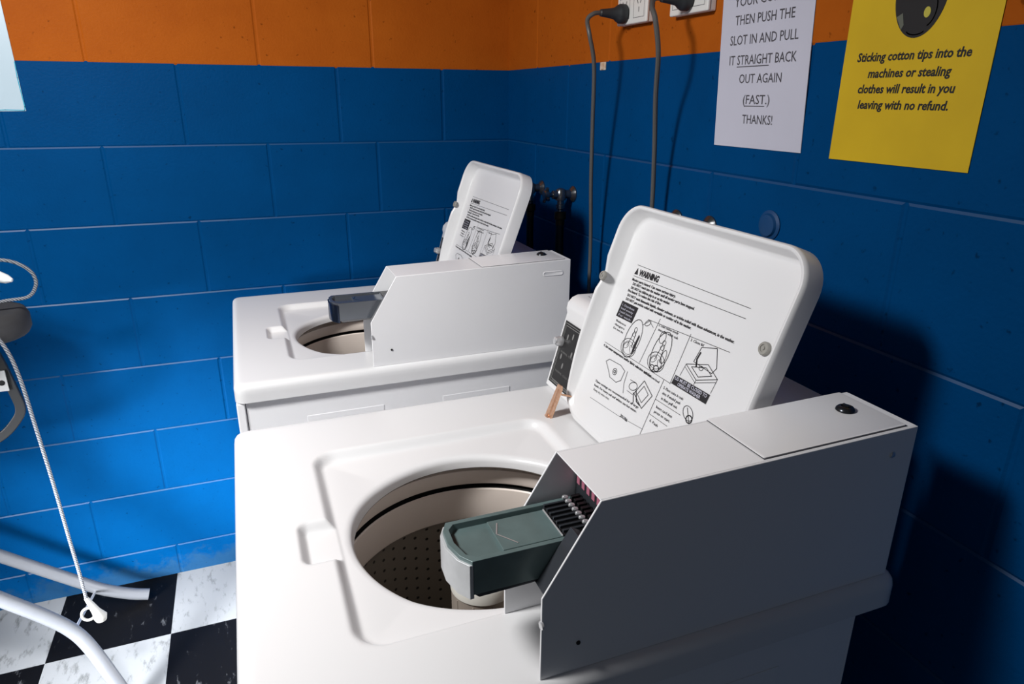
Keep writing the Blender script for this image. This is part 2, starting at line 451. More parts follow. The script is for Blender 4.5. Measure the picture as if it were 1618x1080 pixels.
LID_TH = math.radians(20.2)
LID_O = (0.521, 0.520, 0.919)   # left end of the hinge line
def lid_mesh():
    """u along the hinge (towards -y), v up the lid, n towards the inside (front)"""
    bm = bmesh.new()
    A = Vector((math.sin(LID_TH), 0, math.cos(LID_TH))); U = Vector((0, -1, 0)); N = Vector((-math.cos(LID_TH), 0, math.sin(LID_TH)))
    o = Vector(LID_O)
    P = lambda u, v, n: o + U * u + A * v + N * n
    L, Rr, B, T = -0.008, 0.398, 0.007, 0.370
    def ring(ins, n, r, wav=0):
        pts = rrect(L + ins, B + ins, Rr - ins, T - ins, max(r - ins, 0.006), 10)
        out = []
        for u, v in pts: out.append(P(u, v, n))
        return out
    r0 = 0.046
    # dense straight edges so that the rim can wave a little at the finger grip
    def dense(ins, n, grip=0.0):
        base = rrect(L + ins, B + ins, Rr - ins, T - ins, max(r0 - ins, 0.008), 10)
        out = []
        for i, (u, v) in enumerate(base):
            u2, v2 = base[(i + 1) % len(base)]
            seg = math.hypot(u2 - u, v2 - v); k = max(1, int(seg / 0.012))
            k = 24 if seg > 0.1 else 1
            for j in range(k):
                uu, vv = u + (u2 - u) * j / k, v + (v2 - v) * j / k
                out.append((uu, vv))
        res = []
        for uu, vv in out:
            nn = n
            if grip and vv > T - 0.03:
                s = min(max((uu - 0.06) / 0.02, 0), 1) * min(max((0.245 - uu) / 0.02, 0), 1)
                nn = n - grip * s
            if grip and uu < L + 0.03:
                s = min(max((vv - 0.225) / 0.015, 0), 1) * min(max((0.275 - vv) / 0.015, 0), 1)
                nn = n - grip * 1.8 * s
            if nn > -0.008:      # the rim runs out towards the hinge
                q = min(max((vv - B) / 0.20, 0), 1); q = 0.10 + 0.90 * q * (2 - q)
                if vv < B + 0.02: q = 0.04 + (q - 0.04) * max(vv - B, 0) / 0.02
                nn = -0.008 + (nn + 0.008) * q
            res.append(P(uu, vv, nn))
        return res
    rings = [dense(0.016, -0.0092), dense(0.006, -0.0092), dense(0.002, -0.0090), dense(0.0, -0.0082), dense(0.0, 0.014, .002), dense(0.0008, 0.0180, .003),
             dense(0.0025, 0.0200, .003), dense(0.0050, 0.0200, .003), dense(0.0068, 0.0188, .003), dense(0.0078, 0.0155, .002), dense(0.0120, -0.0040), dense(0.0145, -0.0070), dense(0.019, -0.0080)]
    loft(bm, rings, True, True)
    return bm, P

def coin_profile(off=0.0):
    return [(0.262, 0.920), (0.262, 1.012), (0.316, 1.100), (0.690, 1.106), (0.690, 0.920)]

def make_washer(slide_mats, name, label, loc, group):
    t = thing(name, label, 'washing machine', loc, group)
    off = (OX, OY, 0)
    def ob(nm, bm, mats, parent=t, **k):
        return obj(nm, bm, mats, parent, loc=off if parent is t else (0, 0, 0), **k)
    # ---- cabinet with pressed side lines and a separate front panel
    bm = bmesh.new(); q0, q1 = (0.018, 0.010, 0.03), (0.656, WW - 0.010, 0.884); tk = 0.003
    box(bm, q0, (q0[0] + tk, q1[1], q1[2])); box(bm, (q1[0] - tk, q0[1], q0[2]), q1)           # open-topped sheet shell
    box(bm, (q0[0] + tk, q0[1], q0[2]), (q1[0] - tk, q0[1] + tk, q1[2])); box(bm, (q0[0] + tk, q1[1] - tk, q0[2]), (q1[0] - tk, q1[1], q1[2]))
    box(bm, (q0[0] + tk, q0[1] + tk, q0[2]), (q1[0] - tk, q1[1] - tk, q0[2] + tk))
    for x0, x1 in ((0.127, 0.278), (0.402, 0.552)):
        for yy, s in ((0.010, -1), (WW - 0.010, 1)):
            a, b = sorted((yy, yy + s * 0.0010)); box(bm, (x0, a, 0.30), (x1, b, 0.836))
    for x0 in (0.06, 0.60):
        for y0 in (0.06, WW - 0.10): box(bm, (x0, y0, 0.0), (x0 + 0.04, y0 + 0.04, 0.032), 1)
    ob('cabinet', bm, [CASE, BLACK], bevel=0.002)
    bm = bmesh.new(); box(bm, (0.001, 0.006, 0.05), (0.0170, WW - 0.006, 0.882)); ob('front_panel', bm, CASE, bevel=0.003)
    tp = ob('top_panel', top_panel_mesh(), ENAMEL, angle=50)
    # ---- tub opening, balance ring, perforated basket, agitator
    bm = bmesh.new(); c = (HCX, HCY, 0)
    lathe(bm, [(.1668, .885), (.186, .884), (.1945, .880), (.1945, .868)], c, n=96, mi=2, cap0=False, cap1=False)  # taupe band, coloured for the shade in the gap under the collar
    lathe(bm, [(.1945, .868), (.1905, .8665), (.1895, .864), (.1895, .845), (.1915, .842)], c, n=96, cap0=False, cap1=False)
    lathe(bm, [(.1915, .842), (.203, .840), (.203, .834), (.1925, .8325)], c, n=96, mi=1, cap0=False, cap1=False)
    lathe(bm, [(.1925, .8325), (.1895, .8350), (.1875, .833), (.1875, .783), (.1895, .778)], c, n=96, cap0=False, cap1=False)
    tub = ob('tub', bm, [CREAM, DARKGAP, TAUPE])
    bm = bmesh.new()
    lathe(bm, [(.1895, .782), (.193, .776), (.196, .764), (.196, .52), (.185, .49), (.10, .475), (.02, .47)], c, n=96, cap0=False, cap1=True)
    obj('basket', bm, basket_material(HCX, HCY), tub)
    bm = bmesh.new()
    lathe(bm, [(.040, .545), (.0425, .799)], c, n=48, mi=1)
    lathe(bm, [(.0425, .799), (.0445, .801), (.0445, .816), (.042, .821), (.036, .823), (.034, .820), (.030, .814), (.012, .812)], c, n=48, mi=0)
    for k in range(10):
        a = 2 * math.pi * k / 10 + .3
        p = Vector((HCX + .0415 * math.cos(a), HCY + .0415 * math.sin(a), 0))
        tube(bm, [p + Vector((0, 0, .56)), p + Vector((0, 0, .795))], .0018, 6, 1)
    for k in range(4):
        a = math.pi / 2 * k + .4; d = Vector((math.cos(a), math.sin(a), 0)); q = Vector((-d.y, d.x, 0)) * .004
        P0 = Vector((HCX, HCY, 0)) + d * .035; P1 = Vector((HCX, HCY, 0)) + d * .13
        vs = []
        for s in (-1, 1):
            vs.append([bm.verts.new(p + q * s + Vector((0, 0, z))) for p, z in ((P0, .50), (P1, .50), (P1, .53), (P0, .66))])
        nf(bm, vs[0]); nf(bm, vs[1][::-1])
        for i in range(4): nf(bm, [vs[0][i], vs[1][i], vs[1][(i + 1) % 4], vs[0][(i + 1) % 4]])
    ob('agitator', bm, [mat('agitator_plastic', (212, 210, 202), 0.4), TAUPE])
    # ---- console at the back
    bm = bmesh.new()
    prof = [(0.548, 0.9205), (0.5875, 1.057), (0.5860, 1.066), (0.5885, 1.077), (0.597, 1.086), (0.608, 1.090), (0.690, 1.087), (0.700, 1.080), (0.700, 0.9205)]
    prism_y(bm, prof, 0.112, 0.647)
    con = ob('console', bm, ENAMEL, bevel=0.004)
    # face frame: along y (towards near) and up the sloping face
    fu = Vector((0, -1, 0)); fv = Vector((0.0395, 0, 0.1365)).normalized(); fo = Vector((0.548, 0.643, 0.9205)) + Vector((-1, 0, 0.2894)).normalized() * 0.001
    pr = Print(fo, fu, fv)
    pr.rect(0.006, 0.012, 0.50, 0.130, 0, 0.0004)
    for m_ in (0.010, 0.014):
        pr.line([(m_, m_ + .006), (.50 - m_, m_ + .006), (.50 - m_, .136 - m_), (m_, .136 - m_)], .0012, 1, .0008, True)
    for (u, v) in ((.030, .104), (.048, .110), (.026, .066), (.040, .052), (.060, .080), (.12, .07)): pr.disc(u, v, .0026, .0055, 1, .0008)
    for v in (.085, .048, .028): pr.text('NORMAL  COLD  RINSE', .02, v - .012, .0035, .07, mi=1, h=.0008)
    cp = pr.done('control_panel', [PANELBLACK, PANELPRINT], con)
    for (u, v) in ((.012, .090),):
        bm = bmesh.new(); p = fo + fu * u + fv * v
        lathe(bm, [(.0095, 0), (.0095, .008), (.0075, .011), (.0070, .015), (.0055, .016)], p, (-1, 0, .2894), 20)
        obj('knob', bm, SILVER, con)
    pr = Print((0.620, 0.625, 1.0901), (0, -1, 0), (1, 0, -.036))
    for k in range(3): pr.text('See lid for instructions', .0, .012 - k * .007, .0035, .05, mi=0)
    pr.done('printed_note', [INK], con)
    # ---- lid
    bm, P = lid_mesh()
    lid = ob('lid', bm, ENAMEL, angle=40)
    A = Vector((math.sin(LID_TH), 0, math.cos(LID_TH))); U = Vector((0, -1, 0)); N = Vector((-math.cos(LID_TH), 0, math.sin(LID_TH)))
    pr = Print(Vector(LID_O) - N * .0074 - U * .0125, U, A)
    W_ = .0007
    pr.line([(.057, .2815), (.321, .2850)], W_)
    pr.poly([(.0565, .2665), (.0660, .2670), (.0612, .2775)])
    pr.text('WARNING', .0685, .2672, .0092, .054, bold=.045, tilt=.03)
    pr.line([(.057, .2635), (.320, .2712)], W_)
    rows = [('Moving parts hazard. Can cause serious injury.', .057, .2560, .118), ('DO NOT reach into the washer until all moving parts have stopped.', .063, .2500, .160),
            ('DO NOT let children play in or on the washer.', .062, .2435, .107), ('Fire hazard. To reduce the risk of fire:', .057, .2375, .092),
            ('DO NOT wash flammable liquids, cleaning solvents, or articles soiled with these substances, in the washer.', .060, .2305, .258),
            ('DO NOT put articles soiled with vegetable or cooking oil in the washer.', .060, .2240, .172)]
    for t_, u, v, wd in rows: pr.text(t_, u, v, .0040, wd, bold=.030, tilt=.026)
    pr.line([(.134, .2130), (.317, .2250)], W_)
    pr.poly([(.051, .1940), (.098, .1955), (.1005, .2215), (.053, .2205)])
    for k, t_ in enumerate(('1. Distribute', 'load evenly', 'Load items', 'For wash')): pr.text(t_, .057, .2135 - k * .0056, .0034, .036, mi=1, h=.0003, tilt=.02)
    for k, t_ in enumerate(('Balance', 'dangers', 'Do not tie')): pr.text(t_, .056, .1865 - k * .0062, .0034, .030, bold=.01)
    pr.line([(.161, .222), (.153, .150)], W_); pr.line([(.236, .223), (.2345, .148)], W_)
    def drum(u, v, k):
        pr.ell(u, v, .019, .031, .0011, rot=-.08); pr.ell(u - .002, v - .016, .020, .014, .0009); pr.ell(u - .002, v - .016, .014, .010, .0006)
        pr.line([(u - .002, v + .012), (u - .007, v - .014)], .0009); pr.line([(u + .003, v + .012), (u + .005, v - .014)], .0009)
        pr.ell(u, v + .014, .0035, .0035, .0008); pr.ell(u, v + .006, .0045, .003, .0006); pr.ell(u - .009, v - .014, .007, .004, .0006, rot=.7); pr.ell(u + .007, v - .016, .007, .004, .0006, rot=-.7)
        if k == 0:
            pr.poly([(u + .012, v + .010), (u + .0155, v + .008), (u + .014, v - .016), (u + .010, v - .022), (u + .009, v - .008)])
            pr.line([(u + .012, v + .026), (u + .024, v + .036), (u + .038, v + .030)], .0007); pr.ell(u + .022, v + .032, .007, .004, .0008, rot=.6)
        else:
            pr.ell(u - .008, v + .020, .007, .009, .0008); pr.ell(u + .004, v - .024, .006, .004, .0014); pr.ell(u - .006, v - .026, .005, .004, .0012); pr.ell(u + .010, v - .004, .005, .010, .0008)
    drum(.115, .176, 0); drum(.190, .180, 1)
    for k, t_ in enumerate(('2. Load clothes evenly', 'into the wash tub')): pr.text(t_, .163 + .003 * k, .2120 - k * .0064, .0037, .048, bold=.008, tilt=.04)
    pr.text('Do not overload', .172, .1400, .0034, .040, bold=.008)
    pr.text('3. Close lid', .240, .2145, .0038, .028, bold=.008, tilt=.04)
    for q in ([(.250, .184), (.280, .172), (.316, .187), (.290, .198)], [(.262, .1845), (.281, .177), (.304, .187), (.289, .193)], [(.262, .192), (.266, .214), (.294, .222), (.307, .199), (.302, .190)]):
        pr.line(q, .0009, 0, 0, True)
    pr.line([(.250, .184), (.247, .166)], .0006); pr.line([(.280, .172), (.279, .165)], .0006); pr.line([(.316, .187), (.314, .167)], .0006); pr.line([(.250, .180), (.280, .168), (.316, .183)], .0006)
    pr.line([(.268, .207), (.266, .197), (.270, .188)], .0026); pr.ell(.280, .189, .004, .003, .0008)
    pr.poly([(.2365, .1500), (.3135, .1515), (.3145, .1650), (.2385, .1635)])
    pr.text('LID MUST BE CLOSED TO', .2405, .1578, .0046, .070, bold=.012, mi=1, h=.0003, tilt=.018)
    pr.text('OPERATE WASHER', .250, .1520, .0044, .050, bold=.012, mi=1, h=.0003, tilt=.018)
    pr.line([(.048, .1475), (.2345, .1490)], W_)
    pr.text('4. Set water temperature and/or fabric selection switches', .048, .1408, .0039, .143, bold=.03)
    pr.line([(.071, .122), (.078, .128), (.112, .130), (.127, .126), (.126, .110), (.116, .103), (.096, .104), (.086, .112)], .0009, 0, 0, True); pr.ell(.103, .116, .0055, .005, .0010); pr.ell(.103, .116, .0024, .0022, .0012)
    pr.line([(.134, .128), (.136, .110), (.143, .096)], .0008)
    pr.line([(.180, .131), (.209, .119), (.197, .094), (.168, .106)], .0011, 0, 0, True); pr.line([(.184, .124), (.200, .117), (.192, .101), (.176, .108)], .0009, 0, 0, True)
    pr.ell(.160, .114, .010, .006, .0009, rot=.3); pr.line([(.170, .112), (.180, .098), (.190, .096)], .0018); pr.line([(.166, .106), (.174, .094)], .0016); pr.line([(.148, .120), (.164, .121)], .0008); pr.line([(.150, .103), (.166, .103)], .0008)
    for k, t_ in enumerate(('These settings are recommended for all large', 'loads. For heavy soil and whites use hot water.', 'Damp dry when rinse.')):
        pr.text(t_, .062 + .002 * k, .0830 - k * .0068, .0037, (.128, .126, .05)[k], bold=.012 if k < 2 else 0, tilt=.06)
    pr.text('201706', .157, .0630, .0046, .020, bold=.015)
    pr.line([(.066, .056), (.150, .062), (.217, .070)], W_ * .8)
    pr.line([(.2195, .149), (.215, .050)], W_)
    for k, t_ in enumerate(('5. Place coins in coin', 'slots. If vended push', 'in then pull out.')): pr.text(t_, .225 + .002 * k, .1370 - k * .0072, .0039, .046 - .004 * k, bold=.008, tilt=.04)
    pr.ell(.290, .128, .012, .008, .0009, rot=-.4); pr.ell(.296, .122, .006, .005, .0016); pr.line([(.285, .134), (.300, .116), (.306, .120)], .0010)
    pr.line([(.219, .118), (.278, .120)], W_)
    for k, t_ in enumerate(('Insert card then', 'press to start.')): pr.text(t_, .226, .1080 - k * .0072, .0039, .038, bold=.008, tilt=.03)
    pr.line([(.218, .095), (.262, .096)], W_); pr.text('6. Push', .224, .0860, .0039, .020, bold=.008)
    pr.done('warning_label', [INK, PAPERWHITE], lid)
    for (u, v, r) in ((.001, .246, .0080), (.357, .248, .0085)):
        bm = bmesh.new(); h0 = -.0075 if u > .1 else .0165
        lathe(bm, [(r, 0), (r, .003), (r * .86, .0048), (r * .55, .005), (r * .5, .0036), (r * .28, .0036), (r * .25, .005), (.0004, .005)], P(u, v, h0), N, 24)
        obj('bumper', bm, RUBBER, lid)
    # hinge strap on the far corner
    bm = bmesh.new(); b0 = P(.001, -.012, .0205)
    pts = [(-.010, -.001), (.000, -.008), (.010, -.001), (.011, .012), (.0105, .058), (.006, .063), (-.006, .062), (-.0095, .012)]
    a = [bm.verts.new(b0 + U * u + A * v) for u, v in pts]; b = [bm.verts.new(b0 + U * u + A * v + N * .003) for u, v in pts]
    nf(bm, a); nf(bm, b[::-1])
    for i in range(8): nf(bm, [a[i], b[i], b[(i + 1) % 8], a[(i + 1) % 8]])
    tube(bm, [b0 + U * .003 + A * .006 + N * .0028, b0 + U * .003 + A * .055 + N * .0028], .0018, 8)
    lathe(bm, [(.0065, 0), (.0065, .004), (.004, .005)], b0 + U * .000 + A * .002 + N * .002, N, 16)
    lathe(bm, [(.0018, 0), (.0018, -.026)], b0 + U * .004 + A * .048, N, 12)      # rivet into the lid edge
    obj('hinge_strap', bm, RUST, lid)
    # ---- coin box on the near side of the top
    y0, y1, th = 0.011, 0.106, 0.0022
    bm = bmesh.new(); pf = coin_profile()
    def side(ya, yb):
        prism_y(bm, pf, ya, yb)
    side(y0, y0 + th); side(y1 - th, y1)
    # folded lips of the hood: thin bright edge of the sheet
    prism_y(bm, [(0.316, 1.100), (0.690, 1.106), (0.690, 1.1038), (0.317, 1.0978)], y0 + th, y1 - th)   # top
    box(bm, (0.6878, y0 + th, 0.9205), (0.690, y1 - th, 1.104))                                              # back
    prism_y(bm, [(0.352, 0.9205), (0.352, 1.0985), (0.354, 1.0985), (0.354, 0.9205)], y0 + th, y1 - th)      # inner bulkhead
    cb = ob('coin_box', bm, CASE, bevel=0.0012)
    # service cover on the top, its lock, screws
    bm = bmesh.new()
    loft(bm, [[(x, y, 1.1008 + (x - .316) * .016 + dz) for x, y in rrect(x0, ya, x1, yb, .002, 3)] for x0, ya, x1, yb, dz in
              ((.494, y0 + .005, .678, y1 - .0005, 0), (.494, y0 + .005, .678, y1 - .0005, .0008), (.495, y0 + .006, .677, y1 - .0010, .0011))], True, True)
    obj('access_cover', bm, CASE, cb)
    bm = bmesh.new(); zc = lambda x: 1.1003 + (x - .316) * .016
    for q in ((.4928, y0 + .004, .4942, y1 - .001), (.4935, y0 + .0040, .679, y0 + .0051), (.6778, y0 + .004, .6790, y1 - .001)):
        vs = [bm.verts.new((x, y, zc(x) + .0003)) for x, y in ((q[0], q[1]), (q[2], q[1]), (q[2], q[3]), (q[0], q[3]))]; nf(bm, vs)
    obj('cover_gap', bm, INKGREY, cb)
    bm = bmesh.new(); p = (.646, .066, zc(.646) + .002)
    lathe(bm, [(.0105, 0), (.0100, .002), (.0080, .0040), (.0052, .0048), (.0050, .0036), (.0036, .0036), (.0034, .0050), (.0005, .0052)], p, (0, 0, 1), 28)
    box(bm, (p[0] - .0012, p[1] - .004, p[2] + .0046), (p[0] + .0012, p[1] + .004, p[2] + .0064))
    obj('lock', bm, mat('black_lock_metal', (60, 62, 66), 0.25, metal=0.8), cb)
    for (x, y, z, ax, r) in ((.2625, y0 + .0005, .983, (-1, 0, 0), .0042), (.300, y0, .952, (0, -1, 0), .0022)):
        bm = bmesh.new(); lathe(bm, [(r, -.001), (r, .0008), (r * .7, .0016), (.0003, .0018)], (x, y, z), ax, 16); obj('screw', bm, SILVER if ax[0] or z > 1.05 else INK, cb)
    # ---- coin slide
    G, D, S, H, K = 0, 1, 2, 3, 4
    ya, yb = 0.034, 0.098
    bm = bmesh.new()
    xb, xf, zt, zb = 0.334, 0.196, 1.0505, 1.0150
    # body of the tray: front bulges outwards
    fr = [(xf + .010, ya), (xf + .002, ya + .012), (xf - .003, (ya + yb) / 2), (xf - .002, yb - .012), (xf + .004, yb)]
    outline = fr + [(xb, yb), (xb, ya)]
    def inset(d): return [(x + d * 1.2, min(max(y, ya + d), yb - d)) for x, y in fr] + [(xb, yb - d), (xb, ya + d)]
    lo = [(x, y, zb) for x, y in outline]; hi = [(x, y, zt) for x, y in outline]
    rv = loft(bm, [lo, hi, [(x, y, zt) for x, y in inset(.005)], [(x, y, zt - .006) for x, y in inset(.0062)]], True, True, G)
    # raised plate at the back half, with an engraved arrow edge
    box(bm, (.238, ya + .009, zt - .0062), (.296, yb - .009, zt - .0025), G)
    box(bm, (.2955, ya + .009, zt - .0064), (.2970, yb - .009, zt - .0015), S)
    ym = (ya + yb) / 2
    for (x0, y0_), (x1, y1_) in (((.246, ym + .017), (.240, ym + .001)), ((.240, ym + .001), (.254, ym - .018))):
        dx, dy = (y1_ - y0_), -(x1 - x0); L_ = math.hypot(dx, dy); dx, dy = dx / L_ * .0006, dy / L_ * .0006
        nf(bm, [bm.verts.new(q) for q in ((x0 - dx, y0_ - dy, zt - .0020), (x1 - dx, y1_ - dy, zt - .0020), (x1 + dx, y1_ + dy, zt - .0020), (x0 + dx, y0_ + dy, zt - .0020))], S)
    # slots and coin fingers
    ns = 7
    for k in range(ns):
        y = ya + .010 + (yb - ya - .020) * k / (ns - 1)
        box(bm, (.298, y - .0018, zt - .0075), (.338, y + .0018, zt - .0010), K)
        box(bm, (.298, y + .0020, zt - .0075), (.338, y + .0046, zt + .0012), D)
        box(bm, (.326, y - .0020, zt - .002), (.336, y + .0020, zt + .007), K)
        lathe(bm, [(.0022, 0), (.0026, .003), (.0018, .0055), (.0004, .006)], (.322, y, zt + .006), (-1, 0, .3), 10, S)
    # bright nose piece
    nose = [(x - .0025, y) for x, y in fr]
    vs = [[(x, y, z) for x, y in nose] for z in (zb - .004, zb + .010, zt - .004)]
    A0 = [[bm.verts.new(p) for p in r] for r in vs]; B0 = [[bm.verts.new((p[0] + .004, p[1], p[2])) for p in r] for r in vs]
    for i in range(2):
        for j in range(4):
            nf(bm, [A0[i][j], A0[i][j + 1], A0[i + 1][j + 1], A0[i + 1][j]], H); nf(bm, [B0[i][j], B0[i + 1][j], B0[i + 1][j + 1], B0[i][j + 1]], H)
    for j in range(4):
        nf(bm, [A0[0][j], B0[0][j], B0[0][j + 1], A0[0][j + 1]], H); nf(bm, [A0[2][j], A0[2][j + 1], B0[2][j + 1], B0[2][j]], H)
    for i in range(2):
        nf(bm, [A0[i][0], A0[i + 1][0], B0[i + 1][0], B0[i][0]], H); nf(bm, [A0[i][4], B0[i][4], B0[i + 1][4], A0[i + 1][4]], H)
    # skirt under the tray
    prism_y(bm, [(xf + .012, zb), (xf + .016, zb - .0035), (.262, zb - .0025), (.300, zb)], ya, ya + .003, D)
    prism_y(bm, [(xf + .012, zb), (xf + .016, zb - .0035), (.262, zb - .0025), (.300, zb)], yb - .003, yb, D)
    box(bm, (xf + .014, ya + .003, zb - .003), (.30, yb - .003, zb), D)
    # dark mounting casting: follows the slope of the hood
    e = .0012
    prism_y(bm, [(.2655, 1.012), (.2990, 1.064), (.308, 1.058), (.2745, 1.006)], y0 + th + e, ya - .0005, D)
    prism_y(bm, [(.2655, 1.012), (.2725, zb - .0005), (.300, zb - .0005), (.2745, 1.006)], ya - .0005, y1 - th - e, D)
    box(bm, (.338, y0 + th + e, .99), (.349, y1 - th - e, 1.096), D)
    for k in range(6):
        y = ya + .006 + k * .0105
        box(bm, (.3370, y, 1.064), (.3381, y + .006, 1.083), 5)
    sl = obj('coin_slide', bm, slide_mats, cb, bevel=0.0006)
    return t, cb, lid, sl

GREYSLIDE = [GUNMETAL, DARKMETAL, SILVER, mat('silver_nose', (196, 198, 200), 0.4, metal=0.2, vary=0.1, vscale=80), BLACK, PINKLABEL]
NEAR_Y, FAR_Y = -1.623, -0.789
near, cbn, lidn, sln = make_washer(GREYSLIDE, 'washing_machine',
    'white coin washing machine nearest the camera, grey coin slide over its open tub', (-0.845 - OX, NEAR_Y - OY, 0), 'coin washing machines along the wall')

cbn_screw = bmesh.new(); lathe(cbn_screw, [(.0035, -.001), (.0035, .0008), (.0025, .0016), (.0003, .0018)], (.660, .011, 1.078), (0, -1, 0), 16)

def copy_tree(o, parent=None):
    c = o.copy(); COL.objects.link(c); c.parent = parent
    for ch in o.children: copy_tree(ch, c)
    return c
far = copy_tree(near)
far.location = (-0.845 - OX, FAR_Y - OY, 0)
far['label'] = 'white coin washing machine in the corner behind the nearer one, with a chrome coin slide'
for ch in far.children:
    if ch.name.startswith('coin_box'):
        for q in ch.children:
            if q.name.startswith('coin_slide'):
                for i, m_ in enumerate([mat('dull_chrome', (128, 134, 142), 0.22, metal=.8), mat('grey_mount', (120, 120, 122), 0.35, metal=.3), CHROME, BLUESTEEL, BLACK, SOCKETWHITE]):
                    q.material_slots[i].link = 'OBJECT'; q.material_slots[i].material = m_
        # pressed finger slot found only on the far machine's box
        bm = bmesh.new(); rim = rrect(.628, 1.0745, .672, 1.0825, .0038, 5)
        loft(bm, [[(x, y, z) for x, z in rrect(.628 - g, 1.0745 - g, .672 + g, 1.0825 + g, .0038 + g, 5)] for g, y in ((.0016, .0108), (.0, .0100), (-.0012, .0106))], False, True)
        obj('pressed_slot', bm, CASE, ch)

obj('screw', cbn_screw, SILVER, cbn)

# ------------------------------------------------------------------ taps and hoses on the right wall
def make_tap(y, z, label):
    t = thing('water_tap', label, 'tap', (0, y, z), 'washing machine taps on the wall')
    bm = bmesh.new()
    lathe(bm, [(.020, .0005), (.020, .003), (.014, .009), (.011, .011), (.0095, .045), (.011, .047), (.011, .058), (.0075, .060)], (0, 0, 0), (-1, 0, 0), 24)
    lathe(bm, [(.0085, 0), (.0085, -.020), (.012, -.021), (.012, -.031), (.009, -.033), (.009, -.038)], (-.036, 0, -.004), (0, 0, 1), 20)
    lathe(bm, [(.013, -.014), (.015, -.006), (.0145, .006), (.011, .013), (.004, .016)], (-.036, 0, 0), (0, 0, 1), 20)
    obj('valve_body', bm, TAPMETAL, t)
    bm = bmesh.new(); lathe(bm, [(.006, .058), (.006, .070), (.013, .071), (.014, .074), (.014, .080), (.010, .083)], (0, 0, 0), (-1, 0, 0), 20)
    for a in range(4):
        d = Vector((0, math.cos(a * math.pi / 2 + .5), math.sin(a * math.pi / 2 + .5)))
        tube(bm, [Vector((-.077, 0, 0)) + d * .010, Vector((-.077, 0, 0)) + d * .021], .0042, 8)
    obj('handle', bm, TAPMETAL, t)
    return t
make_tap(-.268, 1.190, 'dark chrome tap on the right wall just behind the far machine\'s raised lid')
make_tap(-.466, 1.197, 'chrome tap on the right wall, between the far machine\'s lid and the long grey cords')
make_tap(-.925, 1.204, 'small tap peeking over the near machine\'s raised lid, beside the second grey cord')
make_tap(-1.030, 1.208, 'tap mostly hidden behind the top edge of the near machine\'s lid, right of another')
def make_hose(y, z, label, zend=0.75):
    t = thing('water_hose', label, 'hose', (-.036, y, z), 'black hoses hanging from the taps')
    bm = bmesh.new()
    lathe(bm, [(.0115, 0), (.0150, -.001), (.0150, -.018), (.0115, -.020), (.0115, -.034)], (0, 0, -.043), (0, 0, 1), 20)
    obj('hose_nut', bm, BRASS, t)
    bm = bmesh.new()
    tube(bm, smooth_path([(0, 0, -.074), (0, 0, -.16), (.004, .003, -.28), (.012, .004, zend - z)], 6), .0105, 14)
    obj('hose_tube', bm, HOSE, t)
make_hose(-.268, 1.190, 'black hose hanging from the tap just behind the far machine\'s lid')
make_hose(-.466, 1.197, 'black hose with brass collar hanging behind the back end of the far coin box')
bm = bmesh.new(); lathe(bm, [(.024, .0005), (.024, .002), (.019, .004), (.017, .008), (.012, .009)], (0, -1.182, 1.236), (-1, 0, 0), 24)
tag(obj('pipe_cap', bm, BLUECAP), 'round pipe stub painted over in blue, on the right wall above the near lid', 'pipe cap')

# ------------------------------------------------------------------ sockets, plugs and cords
def make_socket(y0, label, plugged):
    """twin outlet, y0 is the end nearest the corner"""
    t = thing('wall_socket', label, 'socket', (0, y0 - .0565, 1.604), 'white twin sockets on the orange band')
    bm = bmesh.new(); box(bm, (-.012, -.0565, -.036), (-.0006, .0565, .036)); obj('mounting_block', bm, SOCKETWHITE, t, bevel=.002)
    bm = bmesh.new(); box(bm, (-.019, -.0575, -.0365), (-.012, .0575, .0365)); fp = obj('face_plate', bm, SOCKETWHITE, t, bevel=.003)
    pr = Print((-.0193, 0, 0), (0, -1, 0), (0, 0, 1))
    for u in (-.028, .028):
        pr.line([(u - .020, -.026), (u + .020, -.026), (u + .020, .012), (u - .020, .012)], .0008, 1, 0, True)
        pr.line([(u - .0078, .006), (u - .0042, -.001)], .0019); pr.line([(u + .0078, .006), (u + .0042, -.001)], .0019); pr.line([(u, -.008), (u, -.016)], .0019)
    pr.done('slots', [INK, INKGREY], fp)
    for u in (-.028, .028):
        bm = bmesh.new(); box(bm, (-.0225, -u - .006, .018), (-.0185, -u + .006, .031)); obj('switch', bm, SOCKETWHITE, t, bevel=.001)
    return t
make_socket(-.680, 'white twin wall socket nearer the room corner, on the orange band', 0)
make_socket(-.874, 'white twin wall socket left of the white paper notice', 1)

def make_cord(y, z, path, label):
    t = thing('power_cord', label, 'power cord', (0, y, z), 'grey machine cords down the wall')
    bm = bmesh.new()
    lathe(bm, [(.0165, .0200), (.0185, .022), (.0185, .032), (.0160, .037), (.0110, .044), (.0085, .060), (.0068, .075), (.0050, .077)], (0, 0, 0), (-1, 0, 0), 24)
    obj('plug', bm, PLUGDARK, t)
    bm = bmesh.new(); o = Vector((0, y, z))
    tube(bm, smooth_path([Vector(p) - o for p in path], 8), .0044, 10)
    obj('cable', bm, CORDGREY, t)
make_cord(-.712, 1.588, [(-.074, -.712, 1.588), (-.090, -.712, 1.586), (-.102, -.708, 1.574), (-.103, -.722, 1.545), (-.085, -.712, 1.490), (-.070, -.688, 1.38), (-.055, -.664, 1.25), (-.040, -.646, 1.12), (-.040, -.648, 1.00), (-.040, -.65, .80), (-.04, -.66, .45)],
          'grey power cord from the socket nearer the room corner, hanging down behind the near console')
